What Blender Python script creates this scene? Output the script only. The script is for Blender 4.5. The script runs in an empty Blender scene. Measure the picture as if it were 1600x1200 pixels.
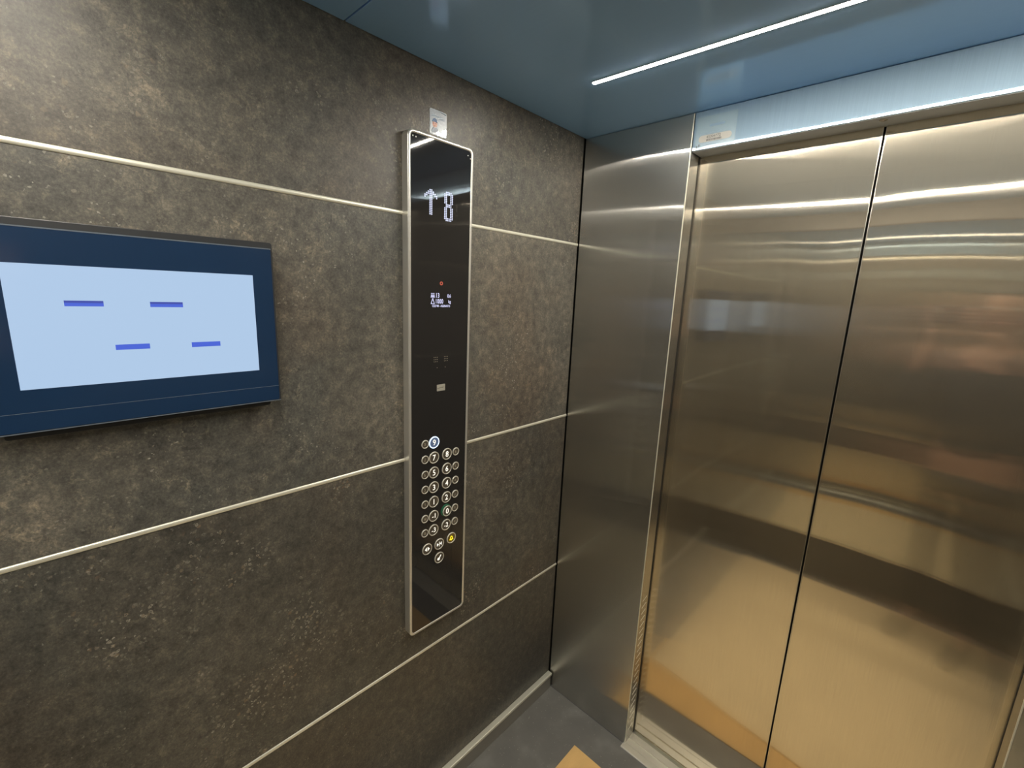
import bpy, bmesh, math, random
from mathutils import Vector, Matrix
random.seed(5)
C = bpy.context.scene.collection
S = bpy.context.scene
PI = math.pi

# ---------------------------------------------------------------- camera / world / exposure
W, D, H = 1.63, 1.68, 2.209           # cabin: width (x), depth (-y), height
CAM = Vector((0.98092, -1.37, 1.678935))
R3 = Matrix(((0.72574127, 0.16559856, -0.66774002),
             (0.68672946, -0.11616831, 0.7175706),
             (0.04125843, -0.97932734, -0.19802954)))   # columns: image right, image down, view direction
cam = bpy.data.cameras.new('camera')
cam.sensor_width = 36; cam.lens = 698 / 1600 * 36
cam.clip_start = 0.005; cam.clip_end = 50
co = bpy.data.objects.new('camera', cam); C.objects.link(co)
rt, dn, fw = R3.col[0], R3.col[1], R3.col[2]
m = Matrix.Identity(4)
for i in range(3):
    m[i][0] = rt[i]; m[i][1] = -dn[i]; m[i][2] = -fw[i]; m[i][3] = CAM[i]
co.matrix_world = m
S.camera = co
w = bpy.data.worlds.new('world'); S.world = w; w.use_nodes = True
w.node_tree.nodes['Background'].inputs[0].default_value = (0.02, 0.02, 0.022, 1)
S.view_settings.view_transform = 'Standard'; S.view_settings.look = 'None'
S.view_settings.gamma = 1; S.view_settings.use_curve_mapping = False
S.view_settings.exposure = 0.8
S.cycles.use_denoising = True
S.cycles.max_bounces = 14; S.cycles.diffuse_bounces = 6; S.cycles.glossy_bounces = 10
S.cycles.sample_clamp_indirect = 6
LED_L = 155.0                            # radiance of the ceiling light lines
SCREEN_L = 0.6

# ---------------------------------------------------------------- materials
def new_mat(name):
    mt = bpy.data.materials.new(name); mt.use_nodes = True
    nt = mt.node_tree; nt.nodes.clear()
    out = nt.nodes.new('ShaderNodeOutputMaterial')
    return mt, nt, out
def N(nt, t, **kw):
    n = nt.nodes.new(t)
    for k, v in kw.items():
        if k in ('op',): n.operation = v
        elif k.startswith('i_'):
            n.inputs[k[2:].replace('_', ' ')].default_value = v
        else: setattr(n, k, v)
    return n
def L(nt, a, b): nt.links.new(a, b)
def math_n(nt, op, a, b=None, clamp=False):
    n = nt.nodes.new('ShaderNodeMath'); n.operation = op; n.use_clamp = clamp
    for i, v in enumerate((a, b)):
        if v is None: continue
        if isinstance(v, (int, float)): n.inputs[i].default_value = v
        else: nt.links.new(v, n.inputs[i])
    return n.outputs[0]
def ramp(nt, fac, stops):
    r = nt.nodes.new('ShaderNodeValToRGB')
    e = r.color_ramp.elements
    while len(e) < len(stops): e.new(0.5)
    for el, (p, c) in zip(e, stops):
        el.position = p; el.color = (*c, 1) if len(c) == 3 else c
    nt.links.new(fac, r.inputs[0]); return r.outputs[0]
def mixc(nt, f, a, b, mode='MIX'):
    n = nt.nodes.new('ShaderNodeMix'); n.data_type = 'RGBA'; n.blend_type = mode
    for s, v in ((n.inputs[0], f), (n.inputs[6], a), (n.inputs[7], b)):
        if isinstance(v, (int, float)): s.default_value = v
        elif isinstance(v, tuple): s.default_value = (*v, 1)
        else: nt.links.new(v, s)
    return n.outputs[2]
def world_co(nt, scale=(1, 1, 1)):
    g = nt.nodes.new('ShaderNodeNewGeometry'); mp = nt.nodes.new('ShaderNodeMapping')
    mp.inputs['Scale'].default_value = scale
    nt.links.new(g.outputs['Position'], mp.inputs[0]); return mp.outputs[0]

def plain(name, col, rough=0.5, metal=0.0, emit=None, es=1.0, spec=0.5, bump=0.0, bscale=300, coat=0.0):
    mt, nt, out = new_mat(name)
    b = nt.nodes.new('ShaderNodeBsdfPrincipled')
    b.inputs['Roughness'].default_value = rough; b.inputs['Metallic'].default_value = metal
    b.inputs['Specular IOR Level'].default_value = spec
    b.inputs['Coat Weight'].default_value = coat
    nz = N(nt, 'ShaderNodeTexNoise'); nz.inputs['Scale'].default_value = 14; nz.inputs['Detail'].default_value = 3
    L(nt, world_co(nt), nz.inputs[0])
    c = mixc(nt, nz.outputs[0], tuple(x * .93 for x in col), tuple(min(1, x * 1.07) for x in col))
    L(nt, c, b.inputs['Base Color'])
    if emit:
        b.inputs['Emission Color'].default_value = (*emit, 1); b.inputs['Emission Strength'].default_value = es
    if bump:
        n2 = N(nt, 'ShaderNodeTexNoise'); n2.inputs['Scale'].default_value = bscale; n2.inputs['Detail'].default_value = 4
        L(nt, world_co(nt), n2.inputs[0])
        bp = nt.nodes.new('ShaderNodeBump'); bp.inputs['Strength'].default_value = bump; bp.inputs['Distance'].default_value = .001
        L(nt, n2.outputs[0], bp.inputs['Height']); L(nt, bp.outputs[0], b.inputs['Normal'])
    L(nt, b.outputs[0], out.inputs[0]); return mt

def emitter(name, col, s):
    mt, nt, out = new_mat(name)
    e = nt.nodes.new('ShaderNodeEmission'); e.inputs[0].default_value = (*col, 1); e.inputs[1].default_value = s
    L(nt, e.outputs[0], out.inputs[0]); return mt

def steel(name, col, sharp=.03, mid=.095, broad=.45, ws=(.14, .74), grain=(600, 600, 9), tangent=(1, 0, 0), warp=0.0, warp_off=0.0, an=.7, painted_cast=None):
    """brushed stainless: a narrow and a broad lobe, fine grain across one axis, slow dents"""
    mt, nt, out = new_mat(name)
    g = N(nt, 'ShaderNodeTexNoise'); g.inputs['Scale'].default_value = 1; g.inputs['Detail'].default_value = 3
    L(nt, world_co(nt, grain), g.inputs[0])
    cl = N(nt, 'ShaderNodeTexNoise'); cl.inputs['Scale'].default_value = 3.5; cl.inputs['Detail'].default_value = 5
    L(nt, world_co(nt), cl.inputs[0])
    c1 = mixc(nt, g.outputs[0], tuple(x * .88 for x in col), tuple(min(1, x * 1.1) for x in col))
    c2 = mixc(nt, cl.outputs[0], tuple(.93 for _ in range(3)), (1.0, 1.0, 1.0))
    c = mixc(nt, 1.0, c1, c2, 'MULTIPLY')
    tg = nt.nodes.new('ShaderNodeCombineXYZ')
    for i in range(3): tg.inputs[i].default_value = tangent[i]
    # normal: fine streaks plus long dents
    bp = nt.nodes.new('ShaderNodeBump'); bp.inputs['Strength'].default_value = .05; bp.inputs['Distance'].default_value = .0004
    L(nt, g.outputs[0], bp.inputs['Height'])
    nrm = bp.outputs[0]
    if warp:
        wn = N(nt, 'ShaderNodeTexNoise'); wn.inputs['Scale'].default_value = 1; wn.inputs['Detail'].default_value = 1
        mp = nt.nodes.new('ShaderNodeMapping'); mp.inputs['Scale'].default_value = (3.2, 3.2, 1.6); mp.inputs['Location'].default_value = (warp_off, 0, warp_off * .7)
        gg = nt.nodes.new('ShaderNodeNewGeometry'); L(nt, gg.outputs['Position'], mp.inputs[0]); L(nt, mp.outputs[0], wn.inputs[0])
        b2 = nt.nodes.new('ShaderNodeBump'); b2.inputs['Strength'].default_value = 1; b2.inputs['Distance'].default_value = warp
        L(nt, wn.outputs[0], b2.inputs['Height']); L(nt, nrm, b2.inputs['Normal']); nrm = b2.outputs[0]
    def lobe(r, a, dist='MULTI_GGX'):
        q = nt.nodes.new('ShaderNodeBsdfAnisotropic'); q.distribution = dist
        q.inputs['Roughness'].default_value = r; q.inputs['Anisotropy'].default_value = a
        L(nt, c, q.inputs['Color']); L(nt, tg.outputs[0], q.inputs['Tangent']); L(nt, nrm, q.inputs['Normal']); return q
    A, B, E = lobe(sharp, .2), lobe(mid, an), lobe(broad, 0)
    m1 = nt.nodes.new('ShaderNodeMixShader'); m1.inputs[0].default_value = ws[0] / (ws[0] + ws[1])
    L(nt, B.outputs[0], m1.inputs[1]); L(nt, A.outputs[0], m1.inputs[2])
    m2 = nt.nodes.new('ShaderNodeMixShader'); m2.inputs[0].default_value = ws[0] + ws[1]
    L(nt, E.outputs[0], m2.inputs[1]); L(nt, m1.outputs[0], m2.inputs[2])
    last = m2
    if painted_cast:  # diffuse layer carrying painted-in reflected light, not a real coating
        df = nt.nodes.new('ShaderNodeBsdfDiffuse'); df.inputs['Color'].default_value = (*painted_cast[1], 1)
        last = nt.nodes.new('ShaderNodeMixShader'); last.inputs[0].default_value = painted_cast[0]
        L(nt, m2.outputs[0], last.inputs[1]); L(nt, df.outputs[0], last.inputs[2])
    L(nt, last.outputs[0], out.inputs[0]); return mt

def laminate(name, off, gain=1.0, busy=0.0, mot=.5):
    """dark weathered stone/metal laminate: clouds, ochre and pale flecks, small rings"""
    mt, nt, out = new_mat(name)
    g = nt.nodes.new('ShaderNodeNewGeometry'); mp = nt.nodes.new('ShaderNodeMapping')
    mp.inputs['Location'].default_value = off
    L(nt, g.outputs['Position'], mp.inputs[0]); P = mp.outputs[0]
    def noise(sc, det=4, rough=.55, dist=0.0, vec=None):
        n = N(nt, 'ShaderNodeTexNoise'); n.inputs['Scale'].default_value = sc; n.inputs['Detail'].default_value = det
        n.inputs['Roughness'].default_value = rough; n.inputs['Distortion'].default_value = dist
        L(nt, vec or P, n.inputs[0]); return n
    big = noise(2.4, 8, .62, .3)
    base = ramp(nt, big.outputs[0], [(.30, (.060, .058, .053)), (.45, (.074, .070, .062)), (.56, (.090, .084, .073)), (.70, (.120, .110, .094))])
    hue = noise(1.9, 4)
    base = mixc(nt, ramp(nt, hue.outputs[0], [(.50, (0, 0, 0)), (.68, (.38, .38, .38))]), base, (.105, .078, .057))
    hue2 = noise(3.3, 4, .6, .3)
    base = mixc(nt, ramp(nt, hue2.outputs[0], [(.34, (.30, .30, .30)), (.48, (0, 0, 0))]), base, (.062, .068, .067))
    mid = noise(42, 7, .80, .15)
    base = mixc(nt, ramp(nt, mid.outputs[0], [(.38, (.70, .70, .70)), (.50, (0, 0, 0))]), base, mixc(nt, 1.0, base, (.50, .50, .53), 'MULTIPLY'))
    base = mixc(nt, ramp(nt, mid.outputs[0], [(.52, (0, 0, 0)), (.68, (.65, .65, .65))]), base, mixc(nt, 1.0, base, (2.2, 2.05, 1.85), 'MULTIPLY'))
    fine = noise(210, 5, .8)
    base = mixc(nt, ramp(nt, fine.outputs[0], [(.36, (.7, .7, .7)), (.5, (0, 0, 0))]), base, mixc(nt, 1.0, base, (.55, .55, .56), 'MULTIPLY'))
    base = mixc(nt, ramp(nt, fine.outputs[0], [(.52, (0, 0, 0)), (.66, (.6, .6, .6))]), base, mixc(nt, 1.0, base, (1.8, 1.75, 1.65), 'MULTIPLY'))
    curl = noise(34, 4, .6, .7)
    rg = math_n(nt, 'ABSOLUTE', math_n(nt, 'SUBTRACT', curl.outputs[0], .5))
    rgm = ramp(nt, rg, [(0.0, (1, 1, 1)), (.018, (.8, .8, .8)), (.035, (0, 0, 0))])
    cm = noise(16, 5, .7)
    cmm = ramp(nt, cm.outputs[0], [(.52, (0, 0, 0)), (.62, (1, 1, 1))])
    base = mixc(nt, math_n(nt, 'MULTIPLY', math_n(nt, 'MULTIPLY', rgm, cmm), mot), base, mixc(nt, 1.0, base, (2.4, 2.2, 1.9), 'MULTIPLY'))
    base = mixc(nt, 1.0, base, (gain, gain, gain * .98), 'MULTIPLY')
    # distorted coordinates for flecks
    dv = noise(80, 3, .6)
    add = nt.nodes.new('ShaderNodeVectorMath'); add.operation = 'MULTIPLY_ADD'
    L(nt, dv.outputs['Color'], add.inputs[0]); add.inputs[1].default_value = (.013, .013, .013); L(nt, P, add.inputs[2])
    V = add.outputs[0]
    mask = noise(4.2, 5, .7)
    mk = ramp(nt, mask.outputs[0], [(.52 - busy, (.03, .03, .03)), (.64 - busy, (1, 1, 1))])
    def vor(sc, lo, hi, keep, rnd=1.0):
        v = N(nt, 'ShaderNodeTexVoronoi'); v.inputs['Scale'].default_value = sc; L(nt, V, v.inputs[0])
        d = v.outputs['Distance']
        inside = math_n(nt, 'LESS_THAN', d, hi)
        if lo > 0: inside = math_n(nt, 'MULTIPLY', inside, math_n(nt, 'GREATER_THAN', d, lo))
        sp = nt.nodes.new('ShaderNodeSeparateColor'); L(nt, v.outputs['Color'], sp.inputs[0])
        k = math_n(nt, 'LESS_THAN', sp.outputs[0], keep)
        return math_n(nt, 'MULTIPLY', inside, k), sp.outputs[1]
    f1, r1 = vor(95, .16, .30, .30)            # small rings
    f2, r2 = vor(75, 0, .30, .20)              # ochre blobs
    f3, r3 = vor(150, 0, .26, .16)             # pale dots
    f4, r4 = vor(50, .19, .27, .16)            # larger broken rings
    brk = ramp(nt, noise(90, 2).outputs[0], [(.45, (0, 0, 0)), (.55, (1, 1, 1))])
    fleck = mixc(nt, r2, (.27, .155, .085), (.34, .29, .21))
    pale = mixc(nt, r1, (.36, .34, .28), (.30, .24, .18))
    c = base
    for f, col, s in ((f4, pale, .6), (f2, fleck, .6), (f1, pale, .75), (f3, (.42, .40, .34), .7)):
        k = math_n(nt, 'MULTIPLY', math_n(nt, 'MULTIPLY', f, mk), s)
        if f is not f3 and f is not f1: k = math_n(nt, 'MULTIPLY', k, brk)
        c = mixc(nt, k, c, col)
    f5, r5 = vor(95, 0, .10, .30)
    c = mixc(nt, math_n(nt, 'MULTIPLY', math_n(nt, 'MULTIPLY', f5, .6), ramp(nt, mask.outputs[0], [(.42, (.1, .1, .1)), (.52, (1, 1, 1))])), c, (.30, .29, .26))
    b = nt.nodes.new('ShaderNodeBsdfPrincipled'); L(nt, c, b.inputs['Base Color'])
    rr = ramp(nt, big.outputs[0], [(.3, (.36, .36, .36)), (.7, (.46, .46, .46))]); L(nt, rr, b.inputs['Roughness'])
    b.inputs['Specular IOR Level'].default_value = .5
    bn = noise(260, 4, .7)
    bp = nt.nodes.new('ShaderNodeBump'); bp.inputs['Strength'].default_value = .35; bp.inputs['Distance'].default_value = .0006
    L(nt, bn.outputs[0], bp.inputs['Height']); L(nt, bp.outputs[0], b.inputs['Normal'])
    L(nt, b.outputs[0], out.inputs[0]); return mt

def vinyl(name):
    mt, nt, out = new_mat(name)
    P = world_co(nt)
    n1 = N(nt, 'ShaderNodeTexNoise'); n1.inputs['Scale'].default_value = 9; n1.inputs['Detail'].default_value = 6; L(nt, P, n1.inputs[0])
    base = ramp(nt, n1.outputs[0], [(.3, (.145, .142, .134)), (.55, (.168, .164, .153)), (.72, (.21, .208, .195))])
    v = N(nt, 'ShaderNodeTexVoronoi'); v.inputs['Scale'].default_value = 110; L(nt, P, v.inputs[0])
    sp = nt.nodes.new('ShaderNodeSeparateColor'); L(nt, v.outputs['Color'], sp.inputs[0])
    f = math_n(nt, 'MULTIPLY', math_n(nt, 'LESS_THAN', v.outputs['Distance'], .17), math_n(nt, 'LESS_THAN', sp.outputs[0], .3))
    c = mixc(nt, math_n(nt, 'MULTIPLY', f, .6), base, (.36, .35, .31))
    b = nt.nodes.new('ShaderNodeBsdfPrincipled'); L(nt, c, b.inputs['Base Color']); b.inputs['Roughness'].default_value = .45
    n2 = N(nt, 'ShaderNodeTexNoise'); n2.inputs['Scale'].default_value = 300; L(nt, P, n2.inputs[0])
    bp = nt.nodes.new('ShaderNodeBump'); bp.inputs['Strength'].default_value = .3; bp.inputs['Distance'].default_value = .0005
    L(nt, n2.outputs[0], bp.inputs['Height']); L(nt, bp.outputs[0], b.inputs['Normal'])
    L(nt, b.outputs[0], out.inputs[0]); return mt

def board(name, col):
    mt, nt, out = new_mat(name)
    n1 = N(nt, 'ShaderNodeTexNoise'); n1.inputs['Scale'].default_value = 1; n1.inputs['Detail'].default_value = 5
    L(nt, world_co(nt, (10, 3, 10)), n1.inputs[0])
    c = ramp(nt, n1.outputs[0], [(.3, tuple(x * .88 for x in col)), (.7, tuple(x * 1.08 for x in col))])
    n3 = N(nt, 'ShaderNodeTexNoise'); n3.inputs['Scale'].default_value = 350; L(nt, world_co(nt), n3.inputs[0])
    c = mixc(nt, .12, c, n3.outputs[0], 'OVERLAY')
    b = nt.nodes.new('ShaderNodeBsdfPrincipled'); L(nt, c, b.inputs['Base Color']); b.inputs['Roughness'].default_value = .75
    wv = N(nt, 'ShaderNodeTexWave'); wv.inputs['Scale'].default_value = 45; L(nt, world_co(nt), wv.inputs[0])
    bp = nt.nodes.new('ShaderNodeBump'); bp.inputs['Strength'].default_value = .12; bp.inputs['Distance'].default_value = .0006
    L(nt, wv.outputs[0], bp.inputs['Height']); L(nt, bp.outputs[0], b.inputs['Normal'])
    L(nt, b.outputs[0], out.inputs[0]); return mt

M = {}
AN = -.9
STEEL = (.62, .61, .575)
M['steel'] = steel('brushed_steel', STEEL, an=AN)
M['steel_left'] = steel('brushed_steel_column', STEEL, mid=.115, broad=.5, ws=(.03, .78), an=AN)
M['transom'] = steel('brushed_steel_transom_blue_cast', (.46, .61, .75), mid=.085, broad=.6, ws=(.02, .50), an=AN)  # bluish steel colour: the blue reflection above the doors is painted in
M['door_l'] = steel('door_steel_left', (.77, .69, .56), warp=.0022, warp_off=1.3, an=AN)
M['door_r'] = steel('door_steel_right', (.77, .69, .56), warp=.0032, warp_off=7.9, an=AN)
M['ceil'] = steel('ceiling_metal_blue_cast', (.56, .72, 1.0), .11, .18, .6, (.45, .35), grain=(9, 500, 500), tangent=(0, 1, 0), an=.4, painted_cast=(.46, (.31, .60, 1.0)))  # blue reflected light painted into the metal tint and diffuse layer
M['edge'] = plain('polished_edge_metal', (.80, .77, .70), .22, 1.0)
M['strip'] = plain('brushed_aluminium_strip', (.88, .86, .74), .36, .55)
M['frame'] = plain('satin_aluminium_frame', (.80, .78, .73), .33, .75)
M['alu'] = plain('aluminium_sill', (.82, .80, .72), .34, .7)
M['baseface'] = plain('baseboard_dull_metal', (.40, .38, .34), .42, .6)
M['dark'] = plain('dark_gap_black', (.012, .012, .011), .6)
M['floor'] = vinyl('speckled_grey_vinyl')
M['card1'] = board('brown_cardboard', (.78, .50, .20))
M['card2'] = board('pale_brown_cardboard', (.88, .70, .42))
M['soffit'] = plain('grey_soffit_paint', (.40, .43, .45), .45)
M['led'] = emitter('led_diffuser', (1.0, .93, .80), LED_L)
M['glass'] = plain('black_gloss_glass', (.022, .021, .021), .035, 0, spec=.6)
M['bezel'] = plain('gloss_bezel_bloom_tint', (.012, .032, .078), .12, 0, spec=.35)  # black gloss bezel; navy is the screen's bloom put into its colour
M['bezelrim'] = plain('dark_grey_housing', (.030, .032, .036), .35, 0)
M['bezelline'] = plain('grey_bezel_seam', (.13, .16, .20), .3, 0)
M['screen'] = plain('lit_pale_blue_screen', (.02, .02, .03), .15, 0, emit=(.40, .55, .75), es=SCREEN_L)
M['dash'] = plain('lit_blue_dash', (.02, .02, .03), .15, 0, emit=(.055, .115, .62), es=SCREEN_L)
M['dash2'] = plain('lit_dark_blue_dash_top', (.02, .02, .03), .15, 0, emit=(.045, .07, .36), es=SCREEN_L)
M['dot'] = plain('lit_white_blue_pixel', (.02, .02, .02), .3, 0, emit=(.72, .76, 1.0), es=.65)
M['text'] = plain('lit_white_text', (.02, .02, .02), .3, 0, emit=(.50, .50, .72), es=1.0)
M['red'] = plain('lit_red_ring', (.02, .005, .005), .3, 0, emit=(.60, .12, .07), es=.6)
M['white'] = plain('white_enamel_numeral', (.85, .83, .76), .4, 0)
M['numeral'] = plain('backlit_white_numeral', (.6, .6, .55), .4, 0, emit=(.62, .58, .5), es=.9)
M['braille'] = plain('dull_braille_metal', (.42, .38, .29), .45, .2)
M['ring'] = plain('steel_button_ring', (.80, .77, .69), .28, .45)
M['cap'] = plain('button_cap', (.10, .085, .065), .32, .2)
M['capblue'] = plain('button_cap_lit', (.07, .085, .12), .3, 0, emit=(.022, .038, .075), es=1)
M['litring'] = plain('lit_white_blue_ring', (.6, .7, .9), .3, 0, emit=(.60, .78, 1.0), es=.8)
M['green'] = plain('green_button_collar', (.03, .16, .09), .25, .3)
M['yellow'] = plain('lit_yellow_bell', (.6, .45, .02), .4, 0, emit=(.80, .60, .02), es=1.0)
M['capyellow'] = plain('button_cap_alarm', (.18, .125, .03), .3, .2)
M['plaque'] = plain('silver_plaque', (.62, .60, .53), .45, .6)
M['engrave'] = plain('engraved_dark', (.16, .14, .10), .5)
M['paper'] = plain('white_sticker_paper', (.52, .58, .66), .25, 0)
M['foil'] = plain('silver_foil', (.9, .88, .82), .12, 1.0)
M['skin'] = plain('skin', (.55, .33, .24), .5)
M['cloth_dark'] = plain('dark_grey_cloth', (.030, .031, .036), .85, bump=.4)
M['denim'] = plain('dark_trousers', (.022, .024, .030), .85, bump=.4)
M['hair'] = plain('dark_hair', (.02, .015, .012), .55)
M['shoe'] = plain('black_shoe', (.02, .02, .02), .5)
M['capcloth'] = plain('printed_blue_cap', (.07, .16, .36), .35)
M['printskin'] = plain('printed_skin', (.72, .36, .27), .35)
M['printgrey'] = plain('printed_blue_grey', (.30, .34, .44), .35)
M['printline'] = plain('printed_blue_line', (.25, .38, .52), .35)
M['cream'] = plain('cream_label', (.46, .45, .42), .4)
M['ink'] = plain('black_ink', (.06, .06, .065), .5)
mt, nt, out = new_mat('clear_blue_film')
b_ = nt.nodes.new('ShaderNodeBsdfPrincipled'); b_.inputs['Base Color'].default_value = (.50, .66, .76, 1); b_.inputs['Roughness'].default_value = .25
t_ = nt.nodes.new('ShaderNodeBsdfTransparent'); x_ = nt.nodes.new('ShaderNodeMixShader'); x_.inputs[0].default_value = .42
L(nt, t_.outputs[0], x_.inputs[1]); L(nt, b_.outputs[0], x_.inputs[2]); L(nt, x_.outputs[0], out.inputs[0]); M['film'] = mt
# silvered mirror
mt, nt, out = new_mat('mirror_silver')
g_ = nt.nodes.new('ShaderNodeBsdfAnisotropic'); g_.inputs['Roughness'].default_value = .01; g_.inputs['Color'].default_value = (.80, .82, .80, 1)
L(nt, g_.outputs[0], out.inputs[0]); M['mirror'] = mt

# ---------------------------------------------------------------- mesh helpers
def finish(name, bm, mat, parent=None, kind=None, label=None, smooth=False, bevel=0.0, seg=2, loc=None):
    bmesh.ops.recalc_face_normals(bm, faces=bm.faces)
    me = bpy.data.meshes.new(name); bm.to_mesh(me); bm.free()
    for mm in (mat if isinstance(mat, (list, tuple)) else [mat]): me.materials.append(mm)
    if smooth:
        for p in me.polygons: p.use_smooth = True
    o = bpy.data.objects.new(name, me); C.objects.link(o)
    if parent: o.parent = parent
    if loc: o.location = loc
    if kind: o['kind'] = kind
    if label: o['label'] = label
    if bevel:
        md = o.modifiers.new('bevel', 'BEVEL'); md.width = bevel; md.segments = seg; md.limit_method = 'ANGLE'; md.angle_limit = math.radians(40)
    return o
def bx(bm, a, b):
    x0, y0, z0 = a; x1, y1, z1 = b
    v = [bm.verts.new(p) for p in ((x0, y0, z0), (x1, y0, z0), (x1, y1, z0), (x0, y1, z0), (x0, y0, z1), (x1, y0, z1), (x1, y1, z1), (x0, y1, z1))]
    for f in ((3, 2, 1, 0), (4, 5, 6, 7), (0, 1, 5, 4), (1, 2, 6, 5), (2, 3, 7, 6), (3, 0, 4, 7)): bm.faces.new([v[i] for i in f])
def box(name, a, b, mat, parent=None, **kw):
    bm = bmesh.new(); bx(bm, a, b); return finish(name, bm, mat, parent, **kw)
def prism(bm, pts, n0, n1):
    """closed outline pts (u,v) extruded in n"""
    lo = [bm.verts.new((p[0], p[1], n0)) for p in pts]; hi = [bm.verts.new((p[0], p[1], n1)) for p in pts]
    bm.faces.new(lo[::-1]); bm.faces.new(hi)
    k = len(pts)
    for i in range(k): bm.faces.new((lo[i], lo[(i + 1) % k], hi[(i + 1) % k], hi[i]))
def rrect(u0, v0, u1, v1, r, seg=6):
    pts = []
    for cx, cy, a0 in ((u1 - r, v0 + r, -90), (u1 - r, v1 - r, 0), (u0 + r, v1 - r, 90), (u0 + r, v0 + r, 180)):
        for i in range(seg + 1):
            a = math.radians(a0 + 90 * i / seg); pts.append((cx + r * math.cos(a), cy + r * math.sin(a)))
    return pts
def circ(cu, cv, r, n=28): return [(cu + r * math.cos(2 * PI * i / n), cv + r * math.sin(2 * PI * i / n)) for i in range(n)]
def ringband(bm, outer, inner, n0, n1, ch=0.0):
    """frame between two outlines of equal count, with a rounded crown"""
    k = len(outer); rows = []
    def mid(t): return [(o[0] + (i[0] - o[0]) * t, o[1] + (i[1] - o[1]) * t) for o, i in zip(outer, inner)]
    prof = [(0, n0), (0, n1 - ch), (.15, n1 - ch * .35), (.4, n1), (.6, n1), (.85, n1 - ch * .35), (1, n1 - ch), (1, n0)]
    for t, n in prof: rows.append([bm.verts.new((p[0], p[1], n)) for p in mid(t)])
    for a in range(len(rows)):
        A, B = rows[a], rows[(a + 1) % len(rows)]
        for i in range(k): bm.faces.new((A[i], A[(i + 1) % k], B[(i + 1) % k], B[i]))
def empty(name, loc, rot=(0, 0, 0), label=None, cat=None, group=None, kind=None):
    o = bpy.data.objects.new(name, None); C.objects.link(o); o.location = loc; o.rotation_euler = rot; o.empty_display_size = .05
    if label: o['label'] = label
    if cat: o['category'] = cat
    if group: o['group'] = group
    if kind: o['kind'] = kind
    return o
LEFT = (PI / 2, 0, PI / 2)      # local x -> +Y, local y -> +Z, local z -> +X (off the left wall)
FRONT = (PI / 2, 0, 0)          # local x -> +X, local y -> +Z, local z -> -Y (off the front wall)
def text_bm(s, size, u, v, n, thick=.0004, sx=1.0, bm=None):
    cu = bpy.data.curves.new('t', 'FONT'); cu.body = s; cu.size = size; cu.align_x = 'CENTER'; cu.align_y = 'CENTER'
    cu.extrude = thick / 2; cu.resolution_u = 3
    o = bpy.data.objects.new('t', cu); C.objects.link(o)
    dg = bpy.context.evaluated_depsgraph_get()
    me = bpy.data.meshes.new_from_object(o.evaluated_get(dg))
    bpy.data.objects.remove(o)
    if bm is None: bm = bmesh.new()
    # centre on real bounds
    xs = [q.co.x for q in me.vertices]; ys = [q.co.y for q in me.vertices]
    cx, cy = (min(xs) + max(xs)) / 2, (min(ys) + max(ys)) / 2
    for q in me.vertices: q.co = ((q.co.x - cx) * sx + u, q.co.y - cy + v, q.co.z + n)
    bm.from_mesh(me); bpy.data.meshes.remove(me)
    return bm

# ---------------------------------------------------------------- floor, ceiling
floor = box('floor', (-.03, -D - .03, -.04), (W + .03, .0, 0), M['floor'], kind='structure')
ceiling = empty('ceiling', (0, 0, H), kind='structure')
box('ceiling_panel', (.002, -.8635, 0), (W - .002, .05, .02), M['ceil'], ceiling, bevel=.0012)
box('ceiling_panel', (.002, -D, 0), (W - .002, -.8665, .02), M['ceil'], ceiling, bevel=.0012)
box('backing', (-.03, -D - .03, .021), (W + .03, .12, .04), M['dark'], ceiling)

# ---------------------------------------------------------------- side walls with laminate panels and strips
STR = [.5905, 1.2285, 1.8595]
def side_wall(name, x, sgn, rot):
    r = empty(name, (x, 0, 0), kind='structure')
    t = -.012 * sgn
    box('backing', (min(t, t * 3), -D - .03, -.04), (max(t, t * 3), .12, H + .04), M['dark'], r)
    zs = [0] + STR + [H]
    for i in range(4):
        lo = zs[i] + (.0047 if i else 0); hi = zs[i + 1] - (.0047 if i < 3 else -.015)
        mt = laminate('weathered_stone_laminate', (3.7 * i + 11 * (sgn < 0), 1.9 * i, .8 * i + .35), (1.0, 1.0, 1.38, 1.22)[i], (-.03, -.01, .02, .02)[i], (.15, .15, .45, .3)[i])
        box('wall_panel', (min(t, 0), -D, lo), (max(t, 0), -.0035, hi), mt, r, bevel=.0008)
    for z in STR:
        bm = bmesh.new(); n = 8; h = .0047
        prof = [(-.006 * sgn, z - h), ] + [(sgn * (.0004 + .0024 * math.sin(PI * k / n)), z - h * math.cos(PI * k / n)) for k in range(n + 1)] + [(-.006 * sgn, z + h)]
        a = [bm.verts.new((p[0], -D, p[1])) for p in prof]; b = [bm.verts.new((p[0], -.003, p[1])) for p in prof]
        bm.faces.new(a); bm.faces.new(b[::-1])
        for k in range(len(prof)): bm.faces.new((a[k], a[(k + 1) % len(prof)], b[(k + 1) % len(prof)], b[k]))
        finish('metal_strip', bm, M['strip'], r)
    return r
wall_left = side_wall('wall_left', 0, 1, 0)
wall_right = side_wall('wall_right', W, -1, 0)

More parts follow.
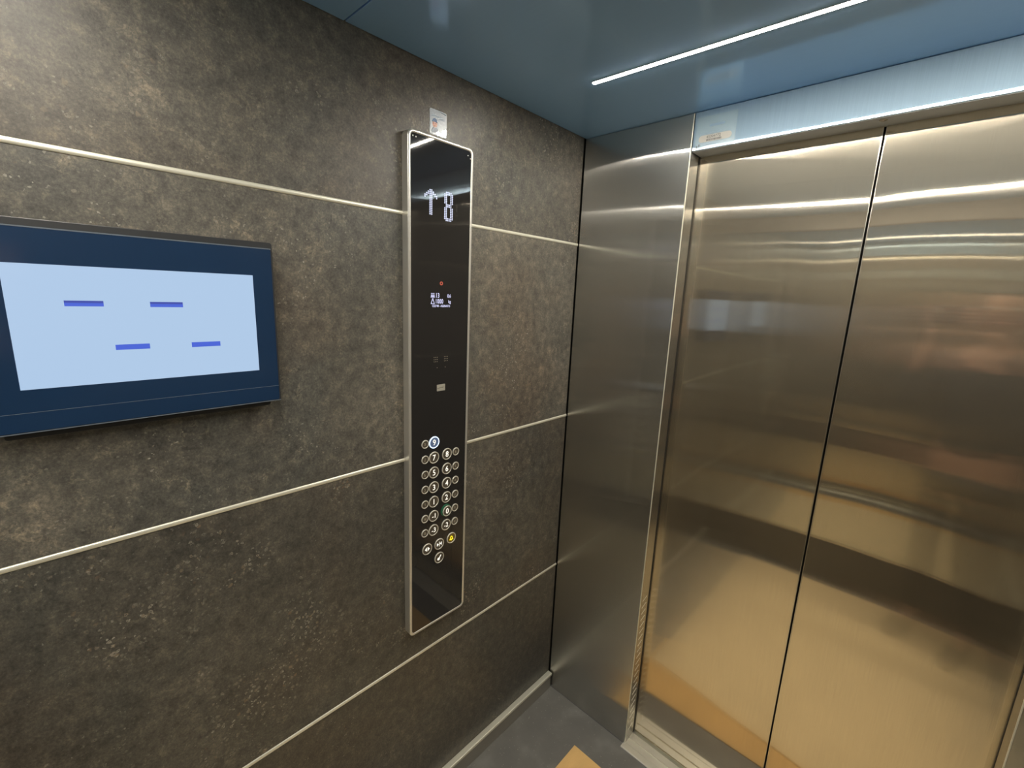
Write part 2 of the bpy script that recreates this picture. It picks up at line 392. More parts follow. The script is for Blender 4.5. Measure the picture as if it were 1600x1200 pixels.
# back wall: laminate below and above a wide mirror
wb = empty('wall_back', (0, -D, 0), kind='structure')
box('backing', (-.03, -.03, -.04), (W + .03, -.012, H + .04), M['dark'], wb)
mlb = laminate('weathered_stone_laminate_back', (21, 4, 3))
box('wall_panel', (.003, -.012, 0), (W - .003, 0, .262), mlb, wb, bevel=.0008)
box('wall_panel', (.003, -.012, 2.12), (W - .003, 0, H + .015), mlb, wb, bevel=.0008)
mir = empty('wall_mirror', (W / 2, -D + .0005, .27), label='wide frameless mirror filling the rear cabin wall behind the photographer', cat='mirror')
box('mirror_glass', (-W / 2 + .006, -.011, 0), (W / 2 - .006, .003, 1.845), M['mirror'], mir, bevel=.0012)
box('bottom_channel', (-W / 2 + .006, -.004, -.008), (W / 2 - .006, .007, .004), M['edge'], mir, bevel=.001)

# baseboards
def baseboard(name, x, sgn):
    r = empty(name, (x, -.006, 0), kind='structure')
    def bb(a, b): return (min(a[0], b[0]), a[1], a[2]), (max(a[0], b[0]), b[1], b[2])
    a, b = bb((0, -D + .01, .0), (sgn * .0165, -.002, .062)); box('skirting_face', a, b, M['baseface'], r, bevel=.001)
    a, b = bb((0, -D + .01, .0635), (sgn * .0215, 0, .0755)); box('skirting_cap', a, b, M['strip'], r, bevel=.0022)
baseboard('baseboard_left', 0, 1)
baseboard('baseboard_right', W, -1)

# ---------------------------------------------------------------- front wall: two columns, transom, doors, sill
DX0, DX1, HZ = .378, W - .378, 2.1055
wf = empty('wall_front', (0, 0, 0), kind='structure')
box('side_panel', (.0045, 0, .001), (DX0, .061, H - .0008), M['steel_left'], wf, bevel=.0016, seg=3)
box('side_panel', (DX1, 0, .001), (W - .0045, .061, H - .0008), M['steel_left'], wf, bevel=.0016, seg=3)
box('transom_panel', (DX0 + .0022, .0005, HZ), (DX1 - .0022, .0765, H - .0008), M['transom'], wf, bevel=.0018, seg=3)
for xe, s_ in ((DX0, 1), (DX1, -1)):
    box('arris_trim', (min(xe - s_ * .0024, xe + s_ * .0004), -.0008, .002), (max(xe - s_ * .0024, xe + s_ * .0004), .002, H - .002), M['strip'], wf, bevel=.0005)
box('corner_gap', (-.001, .006, 0), (.006, .06, H), M['dark'], wf)
box('corner_gap', (W - .006, .006, 0), (W + .001, .06, H), M['dark'], wf)
box('jamb_seal', (DX0 - .012, .0612, .006), (DX0 + .0005, .0695, HZ), M['dark'], wf)
box('jamb_seal', (DX1 - .0005, .0612, .006), (DX1 + .012, .0695, HZ), M['dark'], wf)
box('shaft_backing', (-.03, .115, -.04), (W + .03, .13, H + .04), M['dark'], wf)
box('soffit_plate', (DX0 + .003, .003, HZ - .0008), (DX1 - .003, .0755, HZ + .0004), M['soffit'], wf)
# small round sensor window in the soffit over the meeting edges
bm = bmesh.new()
for k, (r_, z_) in enumerate(((.0085, 0), (.0085, -.0012), (.0065, -.002), (.0065, -.0009), (.003, -.0006))):
    row = [bm.verts.new((r_ * math.cos(2 * PI * i / 24), r_ * math.sin(2 * PI * i / 24), z_)) for i in range(24)]
    if k:
        for i in range(24): bm.faces.new((prev[i], prev[(i + 1) % 24], row[(i + 1) % 24], row[i]))
    prev = row
bm.faces.new(prev)
finish('soffit_screw', bm, M['edge'], wf, loc=(.815, .022, HZ - .0008))
# slanted perforation marks on the lower part of the left door jamb
bm = bmesh.new()
for k in range(22):
    z = .055 + k * .0265
    pts = [(0, z), (.030, z + .0085), (.030, z + .0100), (0, z + .0015)]
    lo = [bm.verts.new((DX0 - .0002, .016 + p[0], p[1])) for p in pts]; hi = [bm.verts.new((DX0 + .0006, .016 + p[0], p[1])) for p in pts]
    bm.faces.new(lo[::-1]); bm.faces.new(hi)
    for i in range(4): bm.faces.new((lo[i], lo[(i + 1) % 4], hi[(i + 1) % 4], hi[i]))
o = finish('jamb_slots', bm, M['alu'], wf); o['kind'] = 'stuff'; o['label'] = 'row of short slanted bright marks on the lower left door jamb'

def door(name, x0, x1, mt, hand):
    r = empty(name, ((x0 + x1) / 2, .070, .009), kind='structure')
    hw = (x1 - x0) / 2
    bm = bmesh.new(); bx(bm, (-hw, 0, 0), (hw, .022, HZ + .014)); finish('door_panel', bm, mt, r, bevel=.0022, seg=3)
    # folded meeting edge
    s = 1 if hand > 0 else -1; xe = s * hw
    bm = bmesh.new(); bx(bm, (min(xe - s * .0016, xe + s * .0002), -.0007, 0), (max(xe - s * .0016, xe + s * .0002), .020, HZ + .013))
    finish('meeting_edge', bm, M['edge'], r, bevel=.0005)
door('door_1', DX0 - .035, .8130, M['door_l'], 1)
door('door_2', .8180, DX1 + .035, M['door_r'], -1)

sill = empty('trim_1', (W / 2, 0, 0), kind='structure')
bm = bmesh.new()
x0, x1 = -W / 2 + .371, W / 2 - .371
prof = [(-.0215, -.002), (-.0215, .0035), (-.0195, .0048), (-.006, .0048), (-.005, .0038), (.004, .0038), (.005, .0052), (.026, .0052), (.027, .001), (.033, .001), (.034, .0052), (.060, .0052),
        (.061, -.012), (.073, -.012), (.074, .0052), (.086, .0052), (.087, -.012), (.095, -.012), (.096, .004), (.110, .004), (.110, -.03), (-.0215, -.03)]
a = [bm.verts.new((x0, p[0], p[1])) for p in prof]; b = [bm.verts.new((x1, p[0], p[1])) for p in prof]
bm.faces.new(a); bm.faces.new(b[::-1])
for k in range(len(prof)): bm.faces.new((a[k], a[(k + 1) % len(prof)], b[(k + 1) % len(prof)], b[k]))
finish('sill_plate', bm, M['alu'], sill)

# ---------------------------------------------------------------- ceiling light lines
def led(x0, y0, x1, y1, label):
    dx, dy = x1 - x0, y1 - y0; ln = math.hypot(dx, dy)
    r = empty('ceiling_light', ((x0 + x1) / 2, (y0 + y1) / 2, H), (0, 0, math.atan2(dy, dx)), label, 'lamp')
    bm = bmesh.new(); rows = []
    for t_, z_ in ((1, .001), (1, -.0010), (.8, -.0016), (.45, -.0020)):
        rows.append([bm.verts.new((p[0], p[1] * t_, z_)) for p in rrect(-ln / 2, -.0062, ln / 2, .0062, .003, 4)])
    for a_ in range(3):
        k_ = len(rows[0])
        for i in range(k_): bm.faces.new((rows[a_][i], rows[a_][(i + 1) % k_], rows[a_ + 1][(i + 1) % k_], rows[a_ + 1][i]))
    bm.faces.new(rows[-1])
    finish('diffuser', bm, M['led'], r)
    bm = bmesh.new(); ringband(bm, rrect(-ln / 2 - .0014, -.0076, ln / 2 + .0014, .0076, .0036, 4), rrect(-ln / 2, -.0062, ln / 2, .0062, .003, 4), -.0013, .004)
    finish('housing', bm, M['baseface'], r)
led(.2497, -.3293, 1.394, -.292, 'slim warm white light line in the ceiling just before the doors')
led(.2497, -1.3508, 1.394, -1.383, 'slim warm white light line in the ceiling over the photographer, seen mirrored in the doors')

# ---------------------------------------------------------------- wall monitor
tv = empty('wall_monitor', (0, -1.238, 1.602), LEFT, 'wall screen in a dark bezel showing four blue dashes on pale blue', 'monitor')
# local: x along the wall, y up, z out
hw, y0, y1 = .194, -.154, .152
bm = bmesh.new(); prism(bm, rrect(-hw + .012, y0 - .010, hw - .016, y1 - .014, .004, 3), 0, .026); finish('mount_box', bm, M['bezelrim'], tv)
bm = bmesh.new(); prism(bm, rrect(-hw, y0, hw, y1, .004, 4), .020, .040); finish('housing', bm, M['bezelrim'], tv, bevel=.001)
bm = bmesh.new(); prism(bm, rrect(-hw + .0035, y0 + .003, hw - .0035, y1 - .012, .003, 4), .0395, .0415); finish('bezel', bm, M['bezel'], tv, bevel=.0005)
bm = bmesh.new(); bx(bm, (-hw + .0035, y1 - .0125, .0398), (hw - .0035, y1 - .0108, .0419)); finish('bezel_seam', bm, M['bezelline'], tv)
bm = bmesh.new(); bx(bm, (-hw + .0035, y0 + .0310, .0413), (hw - .0035, y0 + .0316, .0417)); finish('bezel_seam', bm, M['bezelline'], tv)
bm = bmesh.new(); bx(bm, (-hw + .001, y0 + .0010, .0395), (hw - .001, y0 + .0022, .0415)); finish('bezel_seam', bm, M['bezelline'], tv)
bm = bmesh.new(); bx(bm, (-.1575, -.0885, .0405), (.1565, .0905, .0420)); scr = finish('screen', bm, M['screen'], tv)
scr['label'] = 'lit pale blue screen'
for (a, b, z) in ((-1.3372, -1.2937, 1.6377), (-1.2370, -1.1930, 1.6373), (-1.2865, -1.2435, 1.5695), (-1.1860, -1.1428, 1.5685)):
    bm = bmesh.new(); bx(bm, (a + 1.238, z - 1.602 - .0042, .0419), (b + 1.238, z - 1.602 + .0042, .04225))
    d = finish('screen_dash', bm, M['dash'], scr)
    if a in (-1.3372, -1.2370):
        bm = bmesh.new(); bx(bm, (a + 1.238, z - 1.602 + .0008, .0422), (b + 1.238, z - 1.602 + .0042, .0424))
        finish('dash_shade', bm, M['dash2'], scr)

# ---------------------------------------------------------------- car operating panel
P0 = Vector((0, -.629, .691))
cop = empty('control_panel', P0, LEFT, 'tall black glass lift control panel in a silver frame on the stone wall', 'control panel')
pw0, pw1, ph = -.1015, .1015, 1.354
def U(y): return y - P0.y
def V(z): return z - P0.z
bm = bmesh.new(); prism(bm, rrect(pw0 + .003, .003, pw1 - .003, ph - .003, .014), 0, .020); finish('back_box', bm, M['baseface'], cop)
bm = bmesh.new(); ringband(bm, rrect(pw0, 0, pw1, ph, .016, 8), rrect(pw0 + .0085, .0085, pw1 - .0085, ph - .0085, .009, 8), .0006, .0262, .0022)
finish('frame', bm, M['frame'], cop, label='silver frame with rounded corners')
bm = bmesh.new(); prism(bm, rrect(pw0 + .008, .008, pw1 - .008, ph - .008, .0085), .018, .0246); glass = finish('glass_face', bm, M['glass'], cop, label='black glossy glass face')
G = .0246
# indicator: arrow and digit of lit dots
arrow = ["...##...", "..####..", ".######.", "##.##.##", "#..##..#"] + ["...##..."] * 9
digit = [".####.", "######", "##..##", "##..##", "##..##", "##..##", "##..##", ".####.", ".####.", "##..##", "##..##", "##..##", "##..##", "##..##", "##..##", "######", ".####."]
def dots(rows, cu, cv, pu, pv, name, lab):
    bm = bmesh.new(); nr = len(rows); nc = len(rows[0])
    for j, row in enumerate(rows):
        for i, ch in enumerate(row):
            if ch == '#':
                x = cu + (i - (nc - 1) / 2) * pu; y = cv - (j - (nr - 1) / 2) * pv
                prism(bm, circ(x, y, pu * .40, 6), G - .0002, G + .0004)
    o = finish(name, bm, M['dot'], cop, label=lab); o['kind'] = 'stuff'
dots(arrow, U(-.6640), V(1.8925), .0050, .0043, 'direction_arrow', 'lit dotted arrow pointing up')
dots(digit, U(-.6085), V(1.8895), .0048, .0042, 'floor_digit', 'lit dotted figure 8')
# red ring
bm = bmesh.new(); ringband(bm, circ(U(-.6290), V(1.6975), .0048, 20), circ(U(-.6290), V(1.6975), .0026, 20), G - .0003, G + .0004)
finish('red_ring', bm, M['red'], cop, label='small lit red ring')
# load text
TX = [('13', .0170, -.6405, 1.6665, .8), ('1000', .0170, -.6345, 1.6515, .78), ('0.6', .0130, -.6030, 1.6660, .75), ('kg', .0115, -.6010, 1.6500, .8), ('CE2748 - ASSINATO', .0082, -.6290, 1.6395, .82)]
for s, sz, y, z, sx in TX:
    finish('display_text', text_bm(s, sz, U(y), V(z), G + .0002, sx=sx), M['text'], cop, label='small lit text ' + s)
bm = bmesh.new()   # people pictogram: three slim strokes with heads
for k in range(3):
    u = U(-.6605) + k * .0040
    prism(bm, [(u - .0004, V(1.6690)), (u - .0024, V(1.6605)), (u - .0012, V(1.6605)), (u, V(1.6665)), (u + .0012, V(1.6605)), (u + .0024, V(1.6605)), (u + .0004, V(1.6690))], G, G + .0004)
    prism(bm, circ(u, V(1.6710), .0011, 8), G, G + .0004)
finish('people_symbol', bm, M['text'], cop, label='tiny lit row of people')
bm = bmesh.new()   # weight pictogram
u, v = U(-.6565), V(1.6505)
ringband(bm, [(u - .0062, v - .0062), (u + .0062, v - .0062), (u + .0024, v + .0045), (u - .0024, v + .0045)], [(u - .0042, v - .0048), (u + .0042, v - .0048), (u + .0014, v + .0032), (u - .0014, v + .0032)], G, G + .0004)
ringband(bm, circ(u, v + .0062, .0022, 12), circ(u, v + .0062, .0012, 12), G, G + .0004)
finish('weight_symbol', bm, M['text'], cop, label='tiny lit weight symbol')
# speaker holes
for cy in (-.6455, -.6110):
    bm = bmesh.new()
    for i in range(3):
        for j in range(3): prism(bm, circ(U(cy) + (i - 1) * .0052, V(1.498) + (j - 1) * .0058, .0010, 8), G - .0002, G + .0003)
    o = finish('speaker_holes', bm, M['braille'], cop); o['kind'] = 'stuff'
for y in (-.6405, -.6135):
    bm = bmesh.new(); prism(bm, circ(U(y), V(1.4755), .0010, 8), G - .0002, G + .0004); finish('microphone_hole', bm, M['braille'], cop)
# small silver plaque with an unreadable mark
bm = bmesh.new(); prism(bm, rrect(U(-.6412), V(1.4105), U(-.6138), V(1.4285), .0012, 3), G - .0002, G + .0012); pq = finish('maker_plaque', bm, M['plaque'], cop, label='small silver plaque with a worn dark mark')
bm = bmesh.new()
for (a, b, c, d_) in ((-.6400, 1.4180, -.6352, 1.4196), (-.6340, 1.4184, -.6300, 1.4200), (-.6290, 1.4188, -.6262, 1.4206), (-.6246, 1.4186, -.6222, 1.4214), (-.6205, 1.4190, -.6185, 1.4210)):
    bx(bm, (U(a), V(b), G + .0010), (U(c), V(d_), G + .0015))
finish('worn_mark', bm, M['engrave'], pq)
# corner studs of the glass
for (y, z) in ((-.7160, 2.030), (-.7075, 2.0295), (-.5465, 2.0255), (-.5380, 2.0195)):
    bm = bmesh.new(); prism(bm, circ(U(y), V(z), .0016, 10), G - .0002, G + .0004); finish('stud', bm, M['plaque'], cop)

def disc_bm(r, n0, n1, ch=.0006, n=28):
    bm = bmesh.new()
    rows = [[bm.verts.new((rr * math.cos(2 * PI * i / n), rr * math.sin(2 * PI * i / n), z)) for i in range(n)] for rr, z in ((r, n0), (r, n1 - ch), (r - ch, n1))]
    for a in range(2):
        for i in range(n): bm.faces.new((rows[a][i], rows[a][(i + 1) % n], rows[a + 1][(i + 1) % n], rows[a + 1][i]))
    bm.faces.new(rows[2]); bm.faces.new(rows[0][::-1]); return bm
def button(y, z, r, cap=M['cap'], ring=M['ring'], lab=None, name='floor_button'):
    b = finish(name, disc_bm(r - .0020, -.001, .0016), cap, cop, label=lab, loc=(U(y), V(z), G))
    bm = bmesh.new(); ringband(bm, circ(0, 0, r), circ(0, 0, r - .0026), -.001, .0028, .0010)
    finish('button_ring', bm, ring, b)
    return b
zr = [1.2668, 1.2224, 1.1782, 1.1340, 1.0898, 1.0458, 1.0018]
for t, z in zip(['9', '7', '5', '3', '1', '-1', '-3'], zr):
    lit = t == '9'
    b = button(-.6493, z, .0170, M['capblue'] if lit else M['cap'], M['litring'] if lit else M['ring'],
               'round button 9 with a glowing white-blue ring' if lit else 'round button marked ' + t)
    finish('numeral', text_bm(t, .0235 if len(t) == 1 else .0205, 0, 0, .0018, sx=.95), M['numeral'], b)
for t, z in zip(['8', '6', '4', '2', '0', '-2'], zr[1:]):
    if t == '0':
        b = button(-.6005, z - .0010, .0162, lab='round button 0 sitting askew in a green collar')
        bm = bmesh.new(); ringband(bm, circ(-.0045, .0040, .0185), circ(-.0020, .0020, .0150), -.001, .0022, .0010)
        finish('green_collar', bm, M['green'], b, label='green collar')
    else: b = button(-.6040, z, .0170, lab='round button marked ' + t)
    finish('numeral', text_bm(t, .0235 if len(t) == 1 else .0205, 0, 0, .0018, sx=.95), M['numeral'], b)
def braille(y, z, t):
    b = button(y, z, .0118, name='braille_button', lab='small raised braille plate')
    bm = bmesh.new()
    rnd = random.Random(hash(t) % 97 if False else sum(map(ord, t)) * 7)
    for col in range(2 + (len(t) > 1)):
        for row in range(3):
            if rnd.random() < .62: prism(bm, circ(-.0030 + col * .0030, .0030 - row * .0030, .0010, 8), .0012, .0024)
    text_bm(t, .0095, -.0005, -.0001, .0018, sx=.9, bm=bm)
    finish('braille_dots', bm, M['braille'], b)
for t, z in zip(['9', '7', '5', '3', '1', '-1', '-3'], zr): braille(-.6795, z + .001, t)
for t, z in zip(['8', '6', '4', '2', '0', '-2'], zr[1:]): braille(-.5715, z, t)
# door open / close / alarm / key
b = button(-.6715, .9498, .0170, lab='round door-open button with outward arrows', name='door_open_button')
bm = bmesh.new()
for s in (-1, 1): prism(bm, [(s * .0015, -.0065), (s * .0015, .0065), (s * .0085, 0)][::s], .0012, .0020)
finish('symbol', bm, M['numeral'], b)
b = button(-.6286, .9490, .0170, lab='round door-close button with inward arrows', name='door_close_button')
bm = bmesh.new(); bx(bm, (-.0007, -.0075, .0012), (.0007, .0075, .0020))
for s in (-1, 1): prism(bm, [(s * .0085, -.0055), (s * .0085, .0055), (s * .0020, 0)][::s], .0012, .0020)
finish('symbol', bm, M['numeral'], b)
b = button(-.5835, .9510, .0170, M['capyellow'], lab='round alarm button with a yellow bell', name='alarm_button')
bm = bmesh.new()
ringband(bm, [(-.0075, -.0055), (.0075, -.0055), (.0045, -.001), (.0040, .0040), (0, .0072), (-.0040, .0040), (-.0045, -.001)],
         [(-.0040, -.0032), (.0040, -.0032), (.0022, -.0005), (.0018, .0030), (0, .0044), (-.0018, .0030), (-.0022, -.0005)], .0012, .0020)
prism(bm, circ(0, -.0072, .0014, 8), .0012, .0020)
finish('bell_symbol', bm, M['yellow'], b)
b = button(-.6281, .9046, .0170, lab='round button with a white key symbol', name='key_button')
bm = bmesh.new(); prism(bm, circ(-.0028, -.0034, .0044, 14), .0012, .0020)
prism(bm, [(-.0020, -.0010), (.0004, -.0030), (.0070, .0062), (.0050, .0082)], .0012, .00195)
finish('symbol', bm, M['numeral'], b)

# ---------------------------------------------------------------- stickers
st = empty('sticker', (0, -.6505, 2.0625), LEFT, 'small white sticker with a man in a blue cap above the control panel', 'sticker')
bm = bmesh.new(); prism(bm, rrect(0, -.006, .052, .0515, .004, 4), 0, .0006); finish('paper', bm, M['paper'], st)
bm = bmesh.new(); bx(bm, (.006, .0375, .0005), (.040, .0386, .0008)); bx(bm, (.005, .0350, .0005), (.045, .0360, .0008)); bx(bm, (.028, .0322, .0005), (.045, .0330, .0008)); finish('print_lines', bm, M['printline'], st)
port = finish('portrait', (lambda b: (prism(b, [(.0150 + .0072 * math.cos(a), .0190 + .0090 * math.sin(a)) for a in [2 * PI * i / 20 for i in range(20)]], .0005, .0009), b)[1])(bmesh.new()), M['printskin'], st, label='printed smiling face')
bm = bmesh.new(); prism(bm, [(.0150 + .0080 * math.cos(a), .0230 + .0085 * math.sin(a)) for a in [PI * i / 12 for i in range(13)]], .0006, .0012); finish('cap', bm, M['capcloth'], port)
bm = bmesh.new(); prism(bm, [(.0050, -.001), (.0290, -.001), (.0250, .0090), (.0190, .0110), (.0110, .0110), (.0070, .0080)], .0005, .0010); finish('jacket', bm, M['printgrey'], port)
bm = bmesh.new()
for u_ in (.0122, .0176): prism(bm, circ(u_, .0198, .0009, 8), .0008, .0011)
prism(bm, [(.0118, .0150), (.0150, .0135), (.0182, .0150), (.0150, .0142)], .0008, .0011)
finish('features', bm, M['ink'], port)
bm = bmesh.new()
for k in range(46):
    u = .020 + random.random() * .030; v = -.004 + random.random() * (.004 + .40 * (u - .018)); s = .0010 + random.random() * .0014
    a = random.random() * 3
    prism(bm, [(u + s * math.cos(a + q), v + s * math.sin(a + q)) for q in (0, 1.7, 3.4, 4.9)], .0005, .0008 + random.random() * .0006)
o = finish('foil_flakes', bm, M['foil'], st, label='crinkled silver lower corner'); o['kind'] = 'stuff'
bm = bmesh.new(); prism(bm, [(.024, .0505), (.050, .0490), (.049, .0462), (.040, .0476), (.028, .0494)], .0005, .0009); finish('glint_edge', bm, M['foil'], st)

sl = empty('sticker', (DX0 + .0105, 0, 2.1075), FRONT, 'clear bluish registration label with barcode 45304772 above the door corner', 'sticker')
sw, sh = .109, .084
bm = bmesh.new(); prism(bm, rrect(0, 0, sw, sh, .002, 3), 0, .0004); finish('film', bm, M['film'], sl)
bm = bmesh.new(); prism(bm, rrect(.009, .0165, .099, .0345, .0088, 6), .0003, .0008); lb = finish('cream_label', bm, M['cream'], sl)
finish('registration_number', text_bm('45304772', .0098, .0500, .0292, .0009, sx=1.0), M['ink'], lb)
bm = bmesh.new(); u = .031
for k in range(22):
    wd = random.choice((.0006, .0010, .0014)); bx(bm, (u, .0180, .0006), (u + wd, .0236, .0010)); u += wd + random.choice((.0005, .0008, .0012))
o = finish('barcode', bm, M['ink'], lb)
bm = bmesh.new()
for (a, b, c, d_) in ((.010, .0400, .070, .0407), (.010, .0375, .082, .0382), (.016, .0130, .070, .0137), (.016, .0105, .078, .0112), (.016, .0080, .064, .0087)): bx(bm, (a, b, .0003), (c, d_, .0007))
finish('print_lines', bm, M['printline'], sl)
bm = bmesh.new()
for u, v, hgt in ((.0055, .0040, .0060), (.0115, .0065, .0075)):
    prism(bm, [(u - .0012, v), (u + .0012, v), (u + .0016, v + hgt * .7), (u, v + hgt), (u - .0016, v + hgt * .7)], .0003, .0008)
finish('figure_marks', bm, M['ink'], sl)
bm = bmesh.new(); prism(bm, rrect(.036, .055, .078, .0615, .003, 4), .0003, .0005); finish('pale_print', bm, M['printline'], sl)

# ---------------------------------------------------------------- cardboard on the floor
def sheet(name, pts, z, th, mt, label):
    cx = sum(p[0] for p in pts) / 4; cy = sum(p[1] for p in pts) / 4
    bm = bmesh.new(); prism(bm, [(p[0] - cx, p[1] - cy) for p in pts], z, z + th)
    o = finish(name, bm, mt, loc=(cx, cy, 0), bevel=.0008); o['label'] = label; o['category'] = 'cardboard'; return o
sheet('cardboard_sheet', [(.244, -.50), (1.50, -.50), (1.50, -.143), (.2445, -.1435)], .0005, .003, M['card1'], 'brown cardboard sheet on the floor, its corner nearest the door sill')
sheet('cardboard_sheet', [(.281, -1.625), (1.46, -1.625), (1.40, -.175), (.263, -.325)], .0042, .004, M['card2'], 'paler cardboard sheet overlapping the first one, farther from the doors')

# ---------------------------------------------------------------- photographer holding a phone (seen only in reflections)
def skinned(name, verts, edges, radii, mat, parent, root=0, sub=1, label=None):
    me = bpy.data.meshes.new(name); me.from_pydata([tuple(v) for v in verts], edges, []); me.update()
    o = bpy.data.objects.new(name, me); C.objects.link(o); o.parent = parent
    md = o.modifiers.new('skin', 'SKIN'); md.use_smooth_shade = True
    for i, r in enumerate(radii):
        sv = me.skin_vertices[0].data[i]; sv.radius = r if isinstance(r, tuple) else (r, r); sv.use_root = (i == root)
    s = o.modifiers.new('sub', 'SUBSURF'); s.levels = sub; s.render_levels = sub
    dg = bpy.context.evaluated_depsgraph_get()
    me2 = bpy.data.meshes.new_from_object(o.evaluated_get(dg)); o.modifiers.clear(); o.data = me2
    me2.materials.clear(); me2.materials.append(mat)
    for p in me2.polygons: p.use_smooth = True
    if label: o['label'] = label
    return o
fh = Vector((fw.x, fw.y, 0)).normalized(); rh = Vector((fh.y, -fh.x, 0))
base = Vector((1.22, -1.495, .0085)); yaw = math.radians(20)
per = empty('person', base, (0, 0, yaw), 'person in dark jacket and trousers at the rear, holding up a phone', 'person')
pc = CAM + rt * .045 + dn * .020 - fw * .014          # phone centre
inv = Matrix.Rotation(-yaw, 3, 'Z')
def PF(x, y, z):      # phone frame (along, forward, up) -> person's local frame
    return tuple(inv @ (pc + rh * x + fh * y + Vector((0, 0, z)) - base))
bv = [(0, 0, .95), (0, 0, 1.12), (0, -.01, 1.30), (0, -.01, 1.44), (0, .0, 1.52), (0, .012, 1.58),
      (.18, -.01, 1.42), (.25, .10, 1.22), PF(.150, -.085, -.115), PF(.118, -.045, -.075),
      (-.18, -.01, 1.42), (-.30, .09, 1.22), PF(-.150, -.085, -.115), PF(-.118, -.045, -.075),
      (.10, .0, .88), (.11, .02, .49), (.115, -.02, .09), (.125, .11, .035),
      (-.10, .0, .88), (-.11, .02, .49), (-.115, -.02, .09), (-.125, .11, .035)]
be = [(0, 1), (1, 2), (2, 3), (3, 4), (4, 5), (3, 6), (6, 7), (7, 8), (8, 9), (3, 10), (10, 11), (11, 12), (12, 13), (0, 14), (14, 15), (15, 16), (16, 17), (0, 18), (18, 19), (19, 20), (20, 21)]
br = [(.14, .10), (.125, .09), (.145, .10), (.12, .085), (.055, .055), (.052, .052),
      .052, .040, .026, .024, .052, .040, .026, .024, .075, .052, .036, .030, .075, .052, .036, .030]
skinned('body', bv, be, br, M['skin'], per, label='bare neck, wrists and hands')
jr = [(.158, .115), (.145, .105), (.160, .112), (.135, .098), (.070, .068)]
skinned('jacket', [bv[0], bv[1], bv[2], bv[3], (0, 0, 1.50)] + [bv[6], bv[7], PF(.165, -.10, -.14), bv[10], bv[11], PF(-.165, -.10, -.14)],
        [(0, 1), (1, 2), (2, 3), (3, 4), (3, 5), (5, 6), (6, 7), (3, 8), (8, 9), (9, 10)], jr + [.066, .054, .038, .066, .054, .038], M['cloth_dark'], per, label='dark long-sleeved jacket')
skinned('trousers', [(0, 0, .93), (.10, 0, .86), (.11, .02, .49), (.115, -.015, .11), (-.10, 0, .86), (-.11, .02, .49), (-.115, -.015, .11)],
        [(0, 1), (1, 2), (2, 3), (0, 4), (4, 5), (5, 6)], [(.135, .095), .080, .066, .056, .080, .066, .056], M['denim'], per, label='dark trousers')
for s in (1, -1):
    bm = bmesh.new()
    sec = [(-.075, .028, .030), (-.05, .040, .050), (.02, .044, .050), (.10, .050, .036), (.165, .046, .026), (.195, .026, .018)]
    rows = []
    for y, hw_, hh in sec:
        rows.append([bm.verts.new((s * .12 + hw_ * math.cos(a), y, max(.002, hh + hh * .95 * math.sin(a)))) for a in [2 * PI * k / 14 for k in range(14)]])
    for a in range(len(rows) - 1):
        for k in range(14): bm.faces.new((rows[a][k], rows[a][(k + 1) % 14], rows[a + 1][(k + 1) % 14], rows[a + 1][k]))
    bm.faces.new(rows[0]); bm.faces.new(rows[-1][::-1])
    finish('shoe', bm, M['shoe'], per, smooth=True)
# head with face
bm = bmesh.new(); bmesh.ops.create_uvsphere(bm, u_segments=28, v_segments=20, radius=1)
for v in bm.verts:
    x, y, z = v.co
    jaw = 1 - .28 * max(0, -z) ** 1.5
    nx, ny, nz = x * .076 * jaw, y * .098 * (1 - .10 * max(0, -z)), z * .120
    if y > 0:
        nose = math.exp(-((x / .16) ** 2)) * math.exp(-(((z + .12) / .20) ** 2)); ny += .024 * nose
        for sx in (-1, 1): ny -= .010 * math.exp(-(((x - sx * .42) / .20) ** 2)) * math.exp(-(((z - .05) / .13) ** 2))
        ny += .006 * math.exp(-((x / .30) ** 2)) * math.exp(-(((z + .47) / .07) ** 2)) + .008 * math.exp(-((x / .3) ** 2)) * math.exp(-(((z + .85) / .15) ** 2))
    v.co = (nx, ny, nz)
head = finish('head', bm, M['skin'], per, smooth=True, loc=(0, .03, 1.685))
bm = bmesh.new(); bmesh.ops.create_uvsphere(bm, u_segments=24, v_segments=16, radius=1)
for v in list(bm.verts):
    if v.co.z < -.35 or (v.co.y > .35 and v.co.z < .42): bm.verts.remove(v)
for v in bm.verts: v.co = (v.co.x * .084, v.co.y * .106 - .004, v.co.z * .128 + .004)
finish('hair', bm, M['hair'], head, smooth=True)
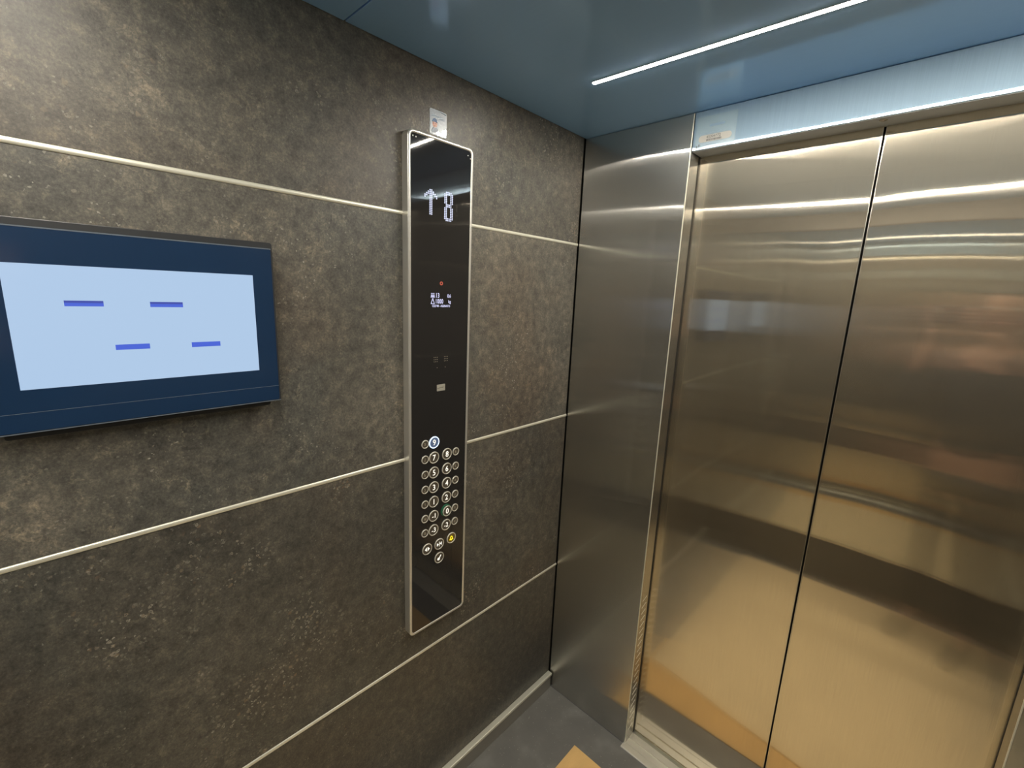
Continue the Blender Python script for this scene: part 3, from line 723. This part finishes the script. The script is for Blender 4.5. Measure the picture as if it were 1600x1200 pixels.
for s in (-1, 1):
    bm = bmesh.new(); bmesh.ops.create_uvsphere(bm, u_segments=10, v_segments=8, radius=.011); finish('eye', bm, M['white'], head, smooth=True, loc=(s * .031, .080, .006))
    bm = bmesh.new(); bmesh.ops.create_uvsphere(bm, u_segments=10, v_segments=8, radius=1)
    for v in bm.verts: v.co = (v.co.x * .008, v.co.y * .018, v.co.z * .030)
    finish('ear', bm, M['skin'], head, smooth=True, loc=(s * .076, -.005, -.005))
bm = bmesh.new(); bmesh.ops.create_uvsphere(bm, u_segments=12, v_segments=8, radius=1)
for v in bm.verts: v.co = (v.co.x * .024, v.co.y * .006, v.co.z * .007)
finish('mouth', bm, M['printskin'], head, smooth=True, loc=(0, .090, -.056))
# hands gripping the phone ends
for s in (1, -1):
    vs = [PF(s * .115, -.042, -.072), PF(s * .106, -.020, -.040), PF(s * .100, -.016, -.008)]
    es = [(0, 1), (1, 2)]; rs = [.022, (.024, .018), (.028, .016)]
    for k in range(4):
        z0 = .024 - k * .018; ln = (.040, .044, .042, .034)[k]
        i0 = len(vs)
        vs += [PF(s * .098, .000, z0), PF(s * .092, .018, z0 + .002), PF(s * (.092 - ln * .5), .022, z0 + .001)]
        es += [(2, i0), (i0, i0 + 1), (i0 + 1, i0 + 2)]; rs += [.0090, .0080, .0068]
    i0 = len(vs)
    vs += [PF(s * .082, -.022, -.026), PF(s * .062, -.026, -.012), PF(s * .046, -.022, .000)]
    es += [(1, i0), (i0, i0 + 1), (i0 + 1, i0 + 2)]; rs += [.012, .0100, .0082]
    skinned('hand', vs, es, rs, M['skin'], per, label='hand gripping the phone end')
# phone just behind the lens
ph_m = co.matrix_world.copy()
phone = empty('smartphone', (0, 0, 0), label='dark smartphone held level at head height by the photographer', cat='phone')
phone.matrix_world = ph_m @ Matrix.Translation((.045, -.020, .014))
bm = bmesh.new(); prism(bm, rrect(-.080, -.038, .080, .038, .010, 6), -.004, .0045); finish('case', bm, M['bezelrim'], phone, bevel=.0015)
bm = bmesh.new(); prism(bm, rrect(-.076, -.034, .076, .034, .007, 6), .0040, .0049); finish('display', bm, M['glass'], phone)
bm = bmesh.new(); prism(bm, circ(-.045, .020, .012, 24), -.0065, -.0035); finish('camera_ring', bm, M['ring'], phone)
